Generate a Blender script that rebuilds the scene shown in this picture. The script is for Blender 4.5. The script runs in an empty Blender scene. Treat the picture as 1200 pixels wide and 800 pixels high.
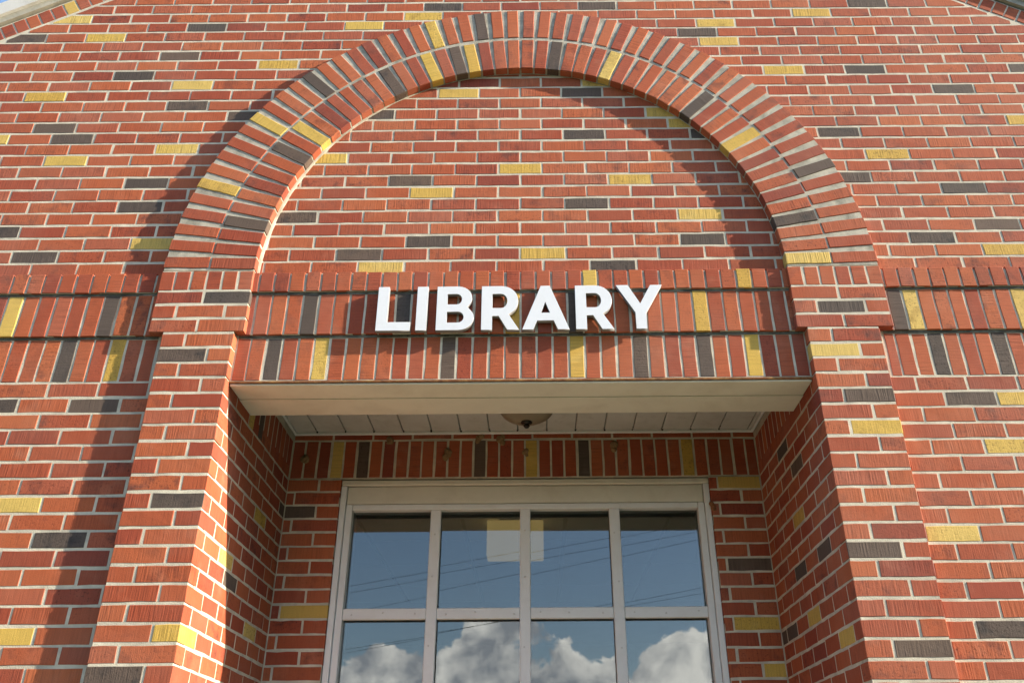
import bpy, bmesh, math, random
from mathutils import Vector, Matrix
rng = random.Random(7)
sc = bpy.context.scene
col = sc.collection
PI = math.pi

# ------------------------------------------------------------------ camera
F_PX, PITCH, YAW, ROLL = 1008.38, 0.4985, -0.0035, -0.0064
CAM = Vector((0.1433, -3.116, -1.5246))
SHX = 22.72
fwd = Vector((math.cos(PITCH)*math.sin(YAW), math.cos(PITCH)*math.cos(YAW), math.sin(PITCH)))
rgt = fwd.cross(Vector((0, 0, 1))).normalized()
up_ = rgt.cross(fwd)
cr, sr = math.cos(ROLL), math.sin(ROLL)
rgt, up_ = rgt*cr + up_*sr, up_*cr - rgt*sr
cd = bpy.data.cameras.new('camera'); cam = bpy.data.objects.new('camera', cd); col.objects.link(cam)
m = Matrix((rgt, up_, -fwd)).transposed().to_4x4(); m.translation = CAM
cam.matrix_world = m
cd.sensor_width = 36; cd.lens = F_PX/1200*36; cd.shift_x = -SHX/1200
cd.clip_start = 0.05; cd.clip_end = 2000
sc.camera = cam

# ------------------------------------------------------------------ sky, sun, exposure
TO_SUN = Vector((2.29, -0.47, 1.0)).normalized()
EL = math.asin(TO_SUN.z); AZ = math.atan2(TO_SUN.x, TO_SUN.y)
SKY_STRENGTH = 0.15
world = bpy.data.worlds.new('World'); sc.world = world; world.use_nodes = True
wt = world.node_tree; wn = wt.nodes; wl = wt.links
sky = wn.new('ShaderNodeTexSky'); sky.sky_type = 'NISHITA'; sky.sun_disc = False
sky.sun_elevation = EL; sky.sun_rotation = AZ
sky.air_density = 1.0; sky.dust_density = 0.9; sky.ozone_density = 1.5
bgn = wn['Background']; bgn.inputs[1].default_value = SKY_STRENGTH
def wnode(t, **k):
    n = wn.new(t)
    for a, b in k.items(): setattr(n, a, b)
    return n
def wmath(op, a, b=None, clamp=False):
    n = wnode('ShaderNodeMath', operation=op, use_clamp=clamp)
    for i, v in enumerate((a, b)):
        if v is None: continue
        if isinstance(v, (int, float)): n.inputs[i].default_value = v
        else: wl.new(v, n.inputs[i])
    return n.outputs[0]
tc = wnode('ShaderNodeTexCoord')
sep = wnode('ShaderNodeSeparateXYZ'); wl.new(tc.outputs['Generated'], sep.inputs[0])
def wnoise(scale, detail, rough, off, dist=0.0, zs=1.0):
    mp = wnode('ShaderNodeMapping'); mp.inputs['Location'].default_value = off; mp.inputs['Scale'].default_value = (1, 1, zs)
    wl.new(tc.outputs['Generated'], mp.inputs['Vector'])
    n = wnode('ShaderNodeTexNoise'); n.inputs['Scale'].default_value = scale; n.inputs['Detail'].default_value = detail
    n.inputs['Roughness'].default_value = rough; n.inputs['Distortion'].default_value = dist
    wl.new(mp.outputs[0], n.inputs['Vector']); return n.outputs['Fac']
# cumulus: billowing tops, thinning out with height above the horizon
lump = wnoise(7.5, 2.0, 0.5, (7.1, 13.2, 0.6))
fine = wnoise(22.0, 6.0, 0.56, (5.3, 17.0, 0.2), 0.25)
shape = wmath('ADD', wmath('MULTIPLY', lump, 1.0), wmath('MULTIPLY', fine, 0.48))
thr = wmath('ADD', wmath('MULTIPLY', sep.outputs['Z'], 4.2), 0.07)
dens = wmath('SUBTRACT', shape, thr)
mask = wnode('ShaderNodeMapRange', interpolation_type='SMOOTHSTEP'); wl.new(dens, mask.inputs['Value'])
mask.inputs['From Min'].default_value = 0.0; mask.inputs['From Max'].default_value = 0.035
shade = wnoise(22.0, 5.0, 0.52, (5.3, 17.0, 0.182), 0.25)
shr = wnode('ShaderNodeValToRGB'); wl.new(shade, shr.inputs[0])
shr.color_ramp.elements[0].position = 0.38; shr.color_ramp.elements[0].color = (3.4, 3.6, 3.9, 1)
shr.color_ramp.elements[1].position = 0.62; shr.color_ramp.elements[1].color = (11.0, 10.5, 9.6, 1)
mix = wnode('ShaderNodeMix', data_type='RGBA')
wl.new(mask.outputs[0], mix.inputs['Factor']); wl.new(sky.outputs[0], mix.inputs['A']); wl.new(shr.outputs[0], mix.inputs['B'])
wl.new(mix.outputs['Result'], bgn.inputs[0])
sd = bpy.data.lights.new('sun', 'SUN'); sun = bpy.data.objects.new('sun', sd); col.objects.link(sun)
sd.energy = 4.2; sd.angle = math.radians(0.53); sd.color = (1.0, 0.90, 0.74)
sun.rotation_euler = TO_SUN.to_track_quat('Z', 'Y').to_euler()
sun.location = (20, -6, 12)
vs = sc.view_settings; vs.view_transform = 'Standard'; vs.look = 'None'; vs.exposure = 1.40; vs.gamma = 1.0; vs.use_curve_mapping = False
sc.cycles.max_bounces = 6; sc.cycles.diffuse_bounces = 1; sc.cycles.glossy_bounces = 4; sc.cycles.transparent_max_bounces = 8

# ------------------------------------------------------------------ materials
def new_mat(name):
    mt = bpy.data.materials.new(name); mt.use_nodes = True
    nt = mt.node_tree; b = nt.nodes['Principled BSDF']
    return mt, nt, nt.nodes, nt.links, b
def N(nt, t, **k):
    n = nt.nodes.new(t)
    for a, b in k.items(): setattr(n, a, b)
    return n
def ramp(nt, src, pts, interp='LINEAR'):
    r = N(nt, 'ShaderNodeValToRGB'); r.color_ramp.interpolation = interp
    e = r.color_ramp.elements
    while len(e) < len(pts): e.new(0.5)
    for el, (p, c) in zip(e, pts):
        el.position = p; el.color = (*c, 1) if len(c) == 3 else c
    nt.links.new(src, r.inputs[0]); return r.outputs[0]
def mixc(nt, fac, a, b, mode='MIX'):
    n = N(nt, 'ShaderNodeMix', data_type='RGBA', blend_type=mode)
    for s, v in (('Factor', fac), ('A', a), ('B', b)):
        if hasattr(v, 'is_linked'): nt.links.new(v, n.inputs[s])
        elif isinstance(v, (int, float)): n.inputs[s].default_value = v
        else: n.inputs[s].default_value = (*v, 1)
    return n.outputs['Result']
def mth(nt, op, a, b=None, clamp=False):
    n = N(nt, 'ShaderNodeMath', operation=op, use_clamp=clamp)
    for i, v in enumerate((a, b)):
        if v is None: continue
        if isinstance(v, (int, float)): n.inputs[i].default_value = v
        else: nt.links.new(v, n.inputs[i])
    return n.outputs[0]
def noise(nt, vec, scale, detail=3, rough=0.5, dist=0.0):
    n = N(nt, 'ShaderNodeTexNoise')
    n.inputs['Scale'].default_value = scale; n.inputs['Detail'].default_value = detail
    n.inputs['Roughness'].default_value = rough; n.inputs['Distortion'].default_value = dist
    nt.links.new(vec, n.inputs['Vector']); return n.outputs['Fac']

def brick_mat(name, pts, dark, pale, groove=0.55, spread=1.0, hz=1.0):
    mt, nt, nd, lk, b = new_mat(name)
    uv = N(nt, 'ShaderNodeUVMap'); uv.uv_map = 'UVMap'
    oi = N(nt, 'ShaderNodeObjectInfo')
    at = N(nt, 'ShaderNodeAttribute'); at.attribute_name = 'rnd'
    rnd = mth(nt, 'FRACT', mth(nt, 'ADD', oi.outputs['Random'], at.outputs['Fac']))
    rnd2 = mth(nt, 'FRACT', mth(nt, 'MULTIPLY', rnd, 17.31))
    rnd3 = mth(nt, 'FRACT', mth(nt, 'MULTIPLY', rnd, 53.77))
    off = N(nt, 'ShaderNodeCombineXYZ'); lk.new(mth(nt, 'MULTIPLY', rnd, 37.0), off.inputs[0]); lk.new(mth(nt, 'MULTIPLY', rnd2, 21.0), off.inputs[1])
    ad = N(nt, 'ShaderNodeVectorMath', operation='ADD'); lk.new(uv.outputs[0], ad.inputs[0]); lk.new(off.outputs[0], ad.inputs[1])
    base = ramp(nt, rnd, pts)
    mott = noise(nt, ad.outputs[0], 14, 2, 0.6)
    grain = noise(nt, ad.outputs[0], 330, 1, 0.7)
    mp = N(nt, 'ShaderNodeMapping'); mp.inputs['Scale'].default_value = (165, 9, 1); lk.new(ad.outputs[0], mp.inputs['Vector'])
    stri = noise(nt, mp.outputs[0], 1.0, 1, 0.6)
    mp2 = N(nt, 'ShaderNodeMapping'); mp2.inputs['Scale'].default_value = (60, 60, 1); lk.new(ad.outputs[0], mp2.inputs['Vector'])
    pit = noise(nt, mp2.outputs[0], 1.6, 2, 0.65)
    c = mixc(nt, mth(nt, 'MULTIPLY', ramp(nt, mott, [(0.52, (0, 0, 0)), (0.72, (1, 1, 1))]), mth(nt, 'MULTIPLY', mth(nt, 'POWER', rnd2, 2.0), 0.9*spread)), base, dark)
    c = mixc(nt, mth(nt, 'MULTIPLY', ramp(nt, noise(nt, ad.outputs[0], 9, 2, 0.65), [(0.55, (0, 0, 0)), (0.8, (1, 1, 1))]), mth(nt, 'MULTIPLY', rnd3, 0.5)), c, pale)
    sf = ramp(nt, stri, [(0.30, (0.76, 0.75, 0.74)), (0.5, (1, 1, 1)), (0.7, (1.10, 1.10, 1.10))])
    c = mixc(nt, mth(nt, 'ADD', 0.35, mth(nt, 'MULTIPLY', rnd3, 0.55)), c, mixc(nt, 1.0, c, sf, 'MULTIPLY'))
    gf = ramp(nt, grain, [(0.3, (0.8, 0.79, 0.78)), (0.55, (1, 1, 1)), (0.75, (1.15, 1.14, 1.12))])
    c = mixc(nt, 0.8, c, mixc(nt, 1.0, c, gf, 'MULTIPLY'))
    pf = ramp(nt, pit, [(0.33, (0.35, 0.3, 0.28)), (0.42, (1, 1, 1))])
    c = mixc(nt, mth(nt, 'MULTIPLY', mth(nt, 'POWER', rnd2, 2.0), 0.85), c, mixc(nt, 1.0, c, pf, 'MULTIPLY'))
    ge = N(nt, 'ShaderNodeNewGeometry')
    haze = ramp(nt, noise(nt, ge.outputs['Position'], 2.6, 4, 0.62), [(0.46, (0, 0, 0)), (0.74, (1, 1, 1))])
    c = mixc(nt, mth(nt, 'MULTIPLY', haze, 0.13*hz), c, (0.50, 0.34, 0.25))
    lk.new(c, b.inputs['Base Color'])
    b.inputs['Roughness'].default_value = 0.86
    h = mth(nt, 'ADD', mth(nt, 'MULTIPLY', stri, mth(nt, 'ADD', 0.5, rnd3)), mth(nt, 'ADD', mth(nt, 'MULTIPLY', grain, 0.5), mth(nt, 'MULTIPLY', pit, rnd2)))
    bp = N(nt, 'ShaderNodeBump'); bp.inputs['Strength'].default_value = groove; bp.inputs['Distance'].default_value = 0.0016
    lk.new(h, bp.inputs['Height']); lk.new(bp.outputs[0], b.inputs['Normal'])
    return mt
M = {}
M['red'] = brick_mat('red_brick', [(0.0, (0.40, 0.083, 0.030)), (0.12, (0.50, 0.128, 0.042)), (0.25, (0.43, 0.090, 0.031)), (0.36, (0.34, 0.061, 0.026)), (0.48, (0.48, 0.114, 0.037)), (0.60, (0.43, 0.115, 0.056)), (0.70, (0.37, 0.068, 0.026)), (0.80, (0.49, 0.130, 0.047)), (0.90, (0.29, 0.055, 0.028)), (1.0, (0.45, 0.100, 0.035))], (0.14, 0.040, 0.026), (0.52, 0.21, 0.12))
M['yellow'] = brick_mat('yellow_brick', [(0.0, (0.70, 0.45, 0.090)), (0.3, (0.62, 0.37, 0.065)), (0.6, (0.73, 0.51, 0.14)), (0.8, (0.66, 0.42, 0.075)), (1.0, (0.70, 0.46, 0.10))], (0.42, 0.25, 0.05), (0.74, 0.58, 0.22), 0.7, 1.0, 0.5)
M['black'] = brick_mat('charcoal_brick', [(0.0, (0.115, 0.080, 0.060)), (0.2, (0.080, 0.060, 0.048)), (0.45, (0.15, 0.098, 0.068)), (0.7, (0.090, 0.070, 0.057)), (1.0, (0.125, 0.085, 0.062))], (0.035, 0.031, 0.030), (0.20, 0.155, 0.125), 0.7, 1.1, 0.35)

def plain(name, base, rough=0.7, var=0.12, scale=6.0, bump=0.0, bscale=80, dirt=None, coord='Object', metal=0.0, gloss=None):
    mt, nt, nd, lk, b = new_mat(name)
    t = N(nt, 'ShaderNodeTexCoord')
    n1 = noise(nt, t.outputs[coord], scale, 5, 0.6)
    c = mixc(nt, 1.0, base, ramp(nt, n1, [(0.3, (1-var,)*3), (0.7, (1+var*0.5,)*3)]), 'MULTIPLY')
    if dirt:
        dc, amount, ds = dirt
        n2 = noise(nt, t.outputs[coord], ds, 6, 0.65, 0.4)
        c = mixc(nt, mth(nt, 'MULTIPLY', ramp(nt, n2, [(0.48, (0, 0, 0)), (0.72, (1, 1, 1))]), amount), c, dc)
    lk.new(c, b.inputs['Base Color']); b.inputs['Roughness'].default_value = rough; b.inputs['Metallic'].default_value = metal
    if bump:
        n3 = noise(nt, t.outputs[coord], bscale, 4, 0.6)
        bp = N(nt, 'ShaderNodeBump'); bp.inputs['Strength'].default_value = bump; bp.inputs['Distance'].default_value = 0.002
        lk.new(n3, bp.inputs['Height']); lk.new(bp.outputs[0], b.inputs['Normal'])
    return mt
M['mortar'] = plain('mortar', (0.72, 0.645, 0.49), 0.95, 0.25, 14, 0.9, 260, ((0.40, 0.36, 0.29), 0.6, 5.5))
M['arch_mortar'] = plain('weathered_mortar', (0.55, 0.50, 0.39), 0.95, 0.3, 16, 0.8, 240, ((0.17, 0.16, 0.12), 0.75, 11))
M['dirty_shade_joint'] = plain('dirty_shade_joint', (0.13, 0.13, 0.10), 0.95, 0.5, 22, 0.6, 200, ((0.42, 0.38, 0.30), 0.6, 13))  # joint grime, darkened with the shade of the gap under a band step
M['cream'] = plain('cream_paint', (0.86, 0.79, 0.62), 0.5, 0.07, 3.5, 0.10, 40, ((0.55, 0.46, 0.31), 0.28, 6))
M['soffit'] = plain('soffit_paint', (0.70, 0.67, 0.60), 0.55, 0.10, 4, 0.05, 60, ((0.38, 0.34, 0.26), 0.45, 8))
M['frame'] = plain('window_frame_paint', (0.88, 0.865, 0.81), 0.42, 0.04, 5, 0.06, 90, ((0.60, 0.54, 0.42), 0.16, 9))
M['letter'] = plain('letter_white', (0.85, 0.86, 0.87), 0.35, 0.03, 8, 0.05, 40, ((0.66, 0.64, 0.60), 0.18, 22))
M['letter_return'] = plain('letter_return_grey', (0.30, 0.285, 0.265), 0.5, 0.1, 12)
M['rust'] = plain('rusty_steel', (0.30, 0.12, 0.045), 0.9, 0.5, 30, 0.5, 200, ((0.50, 0.30, 0.10), 0.8, 18))
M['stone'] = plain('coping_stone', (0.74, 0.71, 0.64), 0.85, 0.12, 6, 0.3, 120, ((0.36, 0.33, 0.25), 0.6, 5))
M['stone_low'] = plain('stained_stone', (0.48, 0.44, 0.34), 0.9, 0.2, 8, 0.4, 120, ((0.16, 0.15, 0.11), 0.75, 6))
M['lawn'] = plain('lawn', (0.065, 0.085, 0.03), 0.95, 0.4, 3, 0.5, 60)
M['slate'] = plain('slate_floor', (0.07, 0.065, 0.06), 0.7, 0.3, 5, 0.3, 40)
M['leaf'] = plain('blocker_leaves', (0.05, 0.085, 0.025), 0.8, 0.4, 0.8)
M['asphalt'] = plain('asphalt', (0.05, 0.05, 0.05), 0.95, 0.3, 8, 0.4, 90)
M['ground'] = plain('concrete_ground', (0.62, 0.54, 0.41), 0.9, 0.15, 0.6, 0.3, 30)
M['dark_gap'] = plain('dark_sealant', (0.035, 0.033, 0.03), 0.9)
M['mud'] = plain('dried_mud', (0.33, 0.20, 0.09), 0.95, 0.3, 60, 0.8, 200)
M['bronze'] = plain('dark_bronze', (0.03, 0.025, 0.02), 0.4, metal=0.6)
M['dome'] = plain('frosted_dome', (0.30, 0.235, 0.15), 0.3, 0.1, 8)
M['tile'] = plain('acoustic_tile', (0.62, 0.60, 0.54), 0.95, 0.06, 60, 0.2, 300)
M['grid'] = plain('ceiling_grid', (0.30, 0.28, 0.24), 0.6)
M['room'] = plain('room_paint', (0.55, 0.50, 0.42), 0.9)
M['roomfloor'] = plain('room_carpet', (0.16, 0.14, 0.12), 0.95)
M['roof'] = plain('roof_shingle', (0.10, 0.09, 0.08), 0.95, 0.3, 8)
M['cable'] = plain('black_cable', (0.02, 0.02, 0.02), 0.7)
M['screw'] = plain('screw_head', (0.76, 0.73, 0.66), 0.5, 0.2)
def lamp_mat():
    mt, nt, nd, lk, b = new_mat('lamp_box')
    b.inputs['Base Color'].default_value = (0.52, 0.38, 0.13, 1); b.inputs['Roughness'].default_value = 0.6
    b.inputs['Emission Color'].default_value = (1.0, 0.68, 0.22, 1); b.inputs['Emission Strength'].default_value = 0.17
    return mt
M['lampbox'] = lamp_mat()
def glass_mat():
    mt, nt, nd, lk, b = new_mat('window_glass')
    nd.remove(b); out = nd['Material Output']
    tr = N(nt, 'ShaderNodeBsdfTransparent'); tr.inputs[0].default_value = (0.62, 0.64, 0.62, 1)
    gl = N(nt, 'ShaderNodeBsdfGlossy'); gl.inputs['Roughness'].default_value = 0.006; gl.inputs['Color'].default_value = (0.93, 0.97, 1.0, 1)
    fr = N(nt, 'ShaderNodeFresnel'); fr.inputs['IOR'].default_value = 1.52
    t = N(nt, 'ShaderNodeTexCoord')
    nz = noise(nt, t.outputs['Object'], 1.4, 1, 0.4)
    bp = N(nt, 'ShaderNodeBump'); bp.inputs['Strength'].default_value = 0.03; bp.inputs['Distance'].default_value = 0.01
    lk.new(nz, bp.inputs['Height']); lk.new(bp.outputs[0], gl.inputs['Normal'])
    fac = mth(nt, 'ADD', mth(nt, 'MULTIPLY', fr.outputs[0], 1.0), 0.055, True)
    mx = N(nt, 'ShaderNodeMixShader'); lk.new(fac, mx.inputs[0]); lk.new(tr.outputs[0], mx.inputs[1]); lk.new(gl.outputs[0], mx.inputs[2])
    df = N(nt, 'ShaderNodeBsdfDiffuse'); df.inputs[0].default_value = (0.4, 0.38, 0.33, 1)
    dn = ramp(nt, noise(nt, t.outputs['Object'], 5, 6, 0.7), [(0.45, (0.008,)*3), (0.8, (0.06,)*3)])
    m2 = N(nt, 'ShaderNodeMixShader'); lk.new(dn, m2.inputs[0]); lk.new(mx.outputs[0], m2.inputs[1]); lk.new(df.outputs[0], m2.inputs[2])
    lk.new(m2.outputs[0], out.inputs[0]); return mt
M['glass'] = glass_mat()

# ------------------------------------------------------------------ helpers
def link(name, data, parent=None):
    o = bpy.data.objects.new(name, data); col.objects.link(o)
    if parent is not None: o.parent = parent
    return o
def tag(o, label=None, cat=None, group=None, kind=None):
    if label: o['label'] = label
    if cat: o['category'] = cat
    if group: o['group'] = group
    if kind: o['kind'] = kind
    return o
def empty(name, loc=(0, 0, 0)):
    o = link(name, None); o.location = loc; o.empty_display_size = 0.2; return o
def bm_obj(name, bm, mat, parent=None, smooth=False):
    bmesh.ops.recalc_face_normals(bm, faces=bm.faces)
    me = bpy.data.meshes.new(name); bm.to_mesh(me); bm.free()
    me.materials.append(M[mat])
    if smooth:
        for p in me.polygons: p.use_smooth = True
    return link(name, me, parent)
def add_box(bm, x0, x1, y0, y1, z0, z1):
    v = [bm.verts.new((x, y, z)) for x in (x0, x1) for y in (y0, y1) for z in (z0, z1)]
    for f in ((0, 1, 3, 2), (4, 6, 7, 5), (0, 4, 5, 1), (2, 3, 7, 6), (0, 2, 6, 4), (1, 5, 7, 3)):
        bm.faces.new([v[i] for i in f])
    return v
def add_bevel_box(bm, x0, x1, y0, y1, z0, z1, r=0.003):
    t = bmesh.new(); add_box(t, x0, x1, y0, y1, z0, z1)
    bmesh.ops.recalc_face_normals(t, faces=t.faces)
    bmesh.ops.bevel(t, geom=list(t.edges), offset=r, segments=1, affect='EDGES')
    me = bpy.data.meshes.new('tmp'); t.to_mesh(me); t.free(); bm.from_mesh(me); bpy.data.meshes.remove(me)
def boxes(name, lst, mat, parent=None, bevel=0.0):
    bm = bmesh.new()
    for b in lst:
        if bevel: add_bevel_box(bm, *b, bevel)
        else: add_box(bm, *b)
    return bm_obj(name, bm, mat, parent)
def prism(name, poly, y0, y1, mat, parent=None):
    """polygon in (x, z) extruded from y0 to y1"""
    bm = bmesh.new()
    a = [bm.verts.new((x, y0, z)) for x, z in poly]; b = [bm.verts.new((x, y1, z)) for x, z in poly]
    n = len(poly)
    fa = bm.faces.new(a); fb = bm.faces.new(b[::-1])
    for i in range(n): bm.faces.new((a[i], b[i], b[(i+1) % n], a[(i+1) % n]))
    bmesh.ops.triangulate(bm, faces=[fa, fb])
    return bm_obj(name, bm, mat, parent)
def strip_slab(name, xs, zlo, zhi, y0, y1, mat):
    bm = bmesh.new(); rows = []
    for x in xs: rows.append([bm.verts.new((x, y, z)) for y, z in ((y0, zlo(x)), (y0, zhi(x)), (y1, zhi(x)), (y1, zlo(x)))])
    for r, q in zip(rows, rows[1:]):
        for i in range(4): bm.faces.new((r[i], r[(i+1) % 4], q[(i+1) % 4], q[i]))
    bm.faces.new(rows[0]); bm.faces.new(rows[-1][::-1])
    return bm_obj(name, bm, mat)
def project(p):
    v = Vector(p) - CAM; d = v.dot(fwd)
    if d <= 0.05: return None
    return 600 + SHX + F_PX*v.dot(rgt)/d, 400 - F_PX*v.dot(up_)/d
def in_frame(p, mrg=32):
    q = project(p)
    return q is not None and -mrg < q[0] < 1200+mrg and -mrg < q[1] < 800+mrg

# ------------------------------------------------------------------ bricks
L, H, J = 0.2032, 0.0677, 0.0098          # module length, course height, joint
BL, BH = L-J, H-J                         # brick face
BW = 0.092                                # brick width (header face)
RL = L*5/6; RBL = RL-J; RBW = RL/2-J      # shorter bricks of the porch side walls
def brick_geo(poly, d, seed, cham=0.0017, jit=0.0008):
    """outline (x, z) counter-clockwise seen from the front (-y); returns verts, faces; front at y=0, back at y=d"""
    r = random.Random(seed); pts = []
    n = len(poly)
    for i in range(n):
        (x0, z0), (x1, z1) = poly[i], poly[(i+1) % n]
        ln = math.hypot(x1-x0, z1-z0)
        k = 3 if ln > 0.12 else (2 if ln > 0.07 else 1)
        nx, nz = (z1-z0)/ln, -(x1-x0)/ln
        for s in range(k):
            t = s/k
            if s: t += r.uniform(-0.05, 0.05)
            o = r.uniform(-jit*1.6, jit) if s else 0
            px, pz = x0+(x1-x0)*t+nx*o, z0+(z1-z0)*t+nz*o
            if not s: px += r.uniform(-jit, jit); pz += r.uniform(-jit, jit)
            pts.append((px, pz))
    m_ = len(pts); inner = []
    for i in range(m_):
        a, b, c = pts[i-1], pts[i], pts[(i+1) % m_]
        def nrm(p, q):
            l_ = math.hypot(q[0]-p[0], q[1]-p[1]) or 1
            return (-(q[1]-p[1])/l_, (q[0]-p[0])/l_)
        n1, n2 = nrm(a, b), nrm(b, c)
        bx, bz = n1[0]+n2[0], n1[1]+n2[1]; l2 = bx*bx+bz*bz
        k = min(2*cham/max(l2, 0.35), cham*2.2)*r.uniform(0.6, 1.35)
        inner.append((b[0]+bx*k, b[1]+bz*k))
    v = [(x, r.uniform(-0.0004, 0.0004), z) for x, z in inner]
    v += [(x, cham*r.uniform(0.7, 1.2), z) for x, z in pts] + [(x, d, z) for x, z in pts]
    f = [tuple(range(m_))]
    for i in range(m_):
        j = (i+1) % m_
        f.append((m_+i, m_+j, j, i)); f.append((2*m_+i, 2*m_+j, m_+j, m_+i))
    return v, f
def uv_of(n, c):
    ax, ay, az = abs(n[0]), abs(n[1]), abs(n[2])
    if ay >= ax and ay >= az: return c[0], c[2]
    if ax >= az: return c[1], c[2]
    return c[0], c[1]
def mesh_from(v, f, name='brick', rnds=None, mats=None):
    me = bpy.data.meshes.new(name); me.from_pydata(v, [], f)
    ul = me.uv_layers.new(name='UVMap'); data = [0.0]*(2*len(me.loops))
    for p in me.polygons:
        for li in p.loop_indices:
            c = me.vertices[me.loops[li].vertex_index].co
            data[2*li], data[2*li+1] = uv_of(p.normal, c)
    ul.data.foreach_set('uv', data)
    return me
CACHE = {}
def rect(l, h): return [(-l/2, -h/2), (l/2, -h/2), (l/2, h/2), (-l/2, h/2)]
def brick_mesh(l, h, d, cham, jit):
    key = (round(l, 3), round(h, 3), round(d, 3), cham)
    lst = CACHE.setdefault(key, [])
    if len(lst) < 9:
        v, f = brick_geo(rect(l, h), d, hash(key)+len(lst)*13, cham, jit)
        me = mesh_from(v, f); me.materials.append(M['red']); lst.append(me); return me
    return rng.choice(lst)
class Wall:
    """collects the bricks of one part: those in the photograph become objects, the others one joined mesh"""
    def __init__(s, part): s.part = part; s.far = []; s.n = 0
    def brick(s, p, l=BL, h=BH, d=0.05, roty=0.0, rotz=0.0, colour='red', poly=None, cham=0.0017, jit=0.0011, jpos=0.0015, name='brick', flashed=False):
        tilt = rng.uniform(-0.006, 0.006); push = rng.uniform(-0.0009, 0.0006)
        mat = Matrix.Rotation(rotz, 4, 'Z') @ Matrix.Rotation(roty+tilt, 4, 'Y')
        loc = Vector(p) + Matrix.Rotation(rotz, 4, 'Z') @ Vector((rng.uniform(-jpos, jpos), push, rng.uniform(-jpos, jpos)))
        if in_frame(p) and s.n < 300:
            if poly: v, f = brick_geo(poly, d, rng.random(), cham, jit); me = mesh_from(v, f); me.materials.append(M['red'])
            else: me = brick_mesh(l, h, d, cham, jit)
            o = link(name, me, s.part); s.n += 1
            mat.translation = loc; o.matrix_local = mat
            if flashed and colour != 'red':
                me = me.copy(); o.data = me; me.materials.clear(); me.materials.append(M[colour]); me.materials.append(M['red'])
                for pg in me.polygons: pg.material_index = 1 if abs(pg.normal.x) > 0.9 else 0
            elif colour != 'red':
                sl = o.material_slots[0]; sl.link = 'OBJECT'; sl.material = M[colour]
                o['label'] = {'yellow': 'yellow brick', 'black': 'charcoal black brick'}[colour]
            return o
        mat.translation = loc
        s.far.append((poly or rect(l, h), d, mat, colour, cham, jit))
    def close(s, name='brick_field'):
        if not s.far: return
        V, F, U, R, MI = [], [], [], [], []
        order = ['red', 'yellow', 'black']
        for poly, d, mat, c, ch, ji in s.far:
            v, f = brick_geo(poly, d, rng.random(), ch, ji); b = len(V)
            q = rng.random(); V += [tuple(mat @ Vector(x)) for x in v]
            for fc in f:
                F.append(tuple(i+b for i in fc)); R.append(q); MI.append(order.index(c))
                p0, p1, p2 = (Vector(v[fc[0]]), Vector(v[fc[1]]), Vector(v[fc[2]])); nn = (p1-p0).cross(p2-p0)
                for i in fc: U += uv_of(nn, v[i])
        me = bpy.data.meshes.new(name); me.from_pydata(V, [], F)
        me.uv_layers.new(name='UVMap').data.foreach_set('uv', U)
        a = me.attributes.new('rnd', 'FLOAT', 'FACE'); a.data.foreach_set('value', R)
        for c in order: me.materials.append(M[c])
        me.polygons.foreach_set('material_index', MI)
        o = link(name, me, s.part); o['kind'] = 'stuff'
def colour_at(x, z, ys, bs, rx, rz):
    for c, lst in (('yellow', ys), ('black', bs)):
        for a, b in lst:
            if abs(a-x) < rx and abs(b-z) < rz: return c
    return None
def spread(rate_y=0.035, rate_b=0.04):
    q = rng.random(); return 'yellow' if q < rate_y else ('black' if q < rate_y+rate_b else 'red')

MAIN_Y = [(-2.23, 2.11), (-2.04, 1.97), (-1.53, 1.62), (-2.25, 1.56), (-1.54, 1.21), (-2.04, 1.14), (-2.37, 1.28), (-1.55, 0.68), (-0.42, 2.11), (-0.73, 2.04), (-1.12, 1.77), (1.07, 2.04), (1.09, 1.9), (1.6, 2.11), (1.39, 1.7), (1.8, 1.15), (2.45, 1.36), (2.2, 0.61), (-0.21, 1.56), (-0.79, 1.15), (-0.32, 0.95), (-0.53, 0.54), (0.1, 1.08), (0.6, 1.01), (0.91, 0.81), (0.18, 0.61), (0.74, 1.42), (0.85, 1.35), (0.43, 1.61), (-1.79, -0.51), (-1.67, -0.98), (2.04, -0.1), (1.96, -0.31), (1.68, -0.65)]
MAIN_B = [(-1.54, 2.04), (-2.44, 1.97), (-1.63, 1.84), (-1.84, 1.7), (-1.53, 1.49), (-2.14, 1.35), (-2.04, 1.28), (-1.27, 1.42), (-1.64, 1.01), (-1.64, 0.88), (-2.2, 0.74), (-2.04, 0.61), (-0.33, 2.18), (0.48, 2.17), (0.97, 1.97), (1.91, 2.18), (1.8, 1.7), (2.55, 1.7), (2.22, 1.57), (1.58, 1.29), (1.64, 1.01), (2.1, 0.94), (2.21, 0.75), (1.9, 0.67), (0.4, 1.56), (0.39, 1.28), (-0.56, 1.42), (-0.42, 1.01), (-0.92, 0.81), (-0.33, 0.67), (-0.64, 0.61), (0.39, 0.88), (0.91, 0.67), (0.49, 0.54), (0.92, 1.28), (-1.61, -0.1), (-1.95, -0.1), (-1.61, -0.65), (1.88, -0.11), (1.77, -0.98)]
PIL_Y = [(-1.14, -0.99), (1.37, 0.1), (1.47, -0.24)]
PIL_B = [(-1.3, 0.1), (-1.19, -0.52), (-1.29, -1.11), (1.46, -0.11), (1.37, -0.72), (1.46, -1.05), (-1.14, 0.38), (1.43, 0.31)]
ARCH_Y = [(-1.29, 0.94), (-1.14, 1.31), (-0.89, 1.3), (-0.37, 1.92), (-0.36, 1.68), (-0.12, 1.76), (0.55, 1.7), (1.13, 1.2), (1.32, 0.55)]
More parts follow.
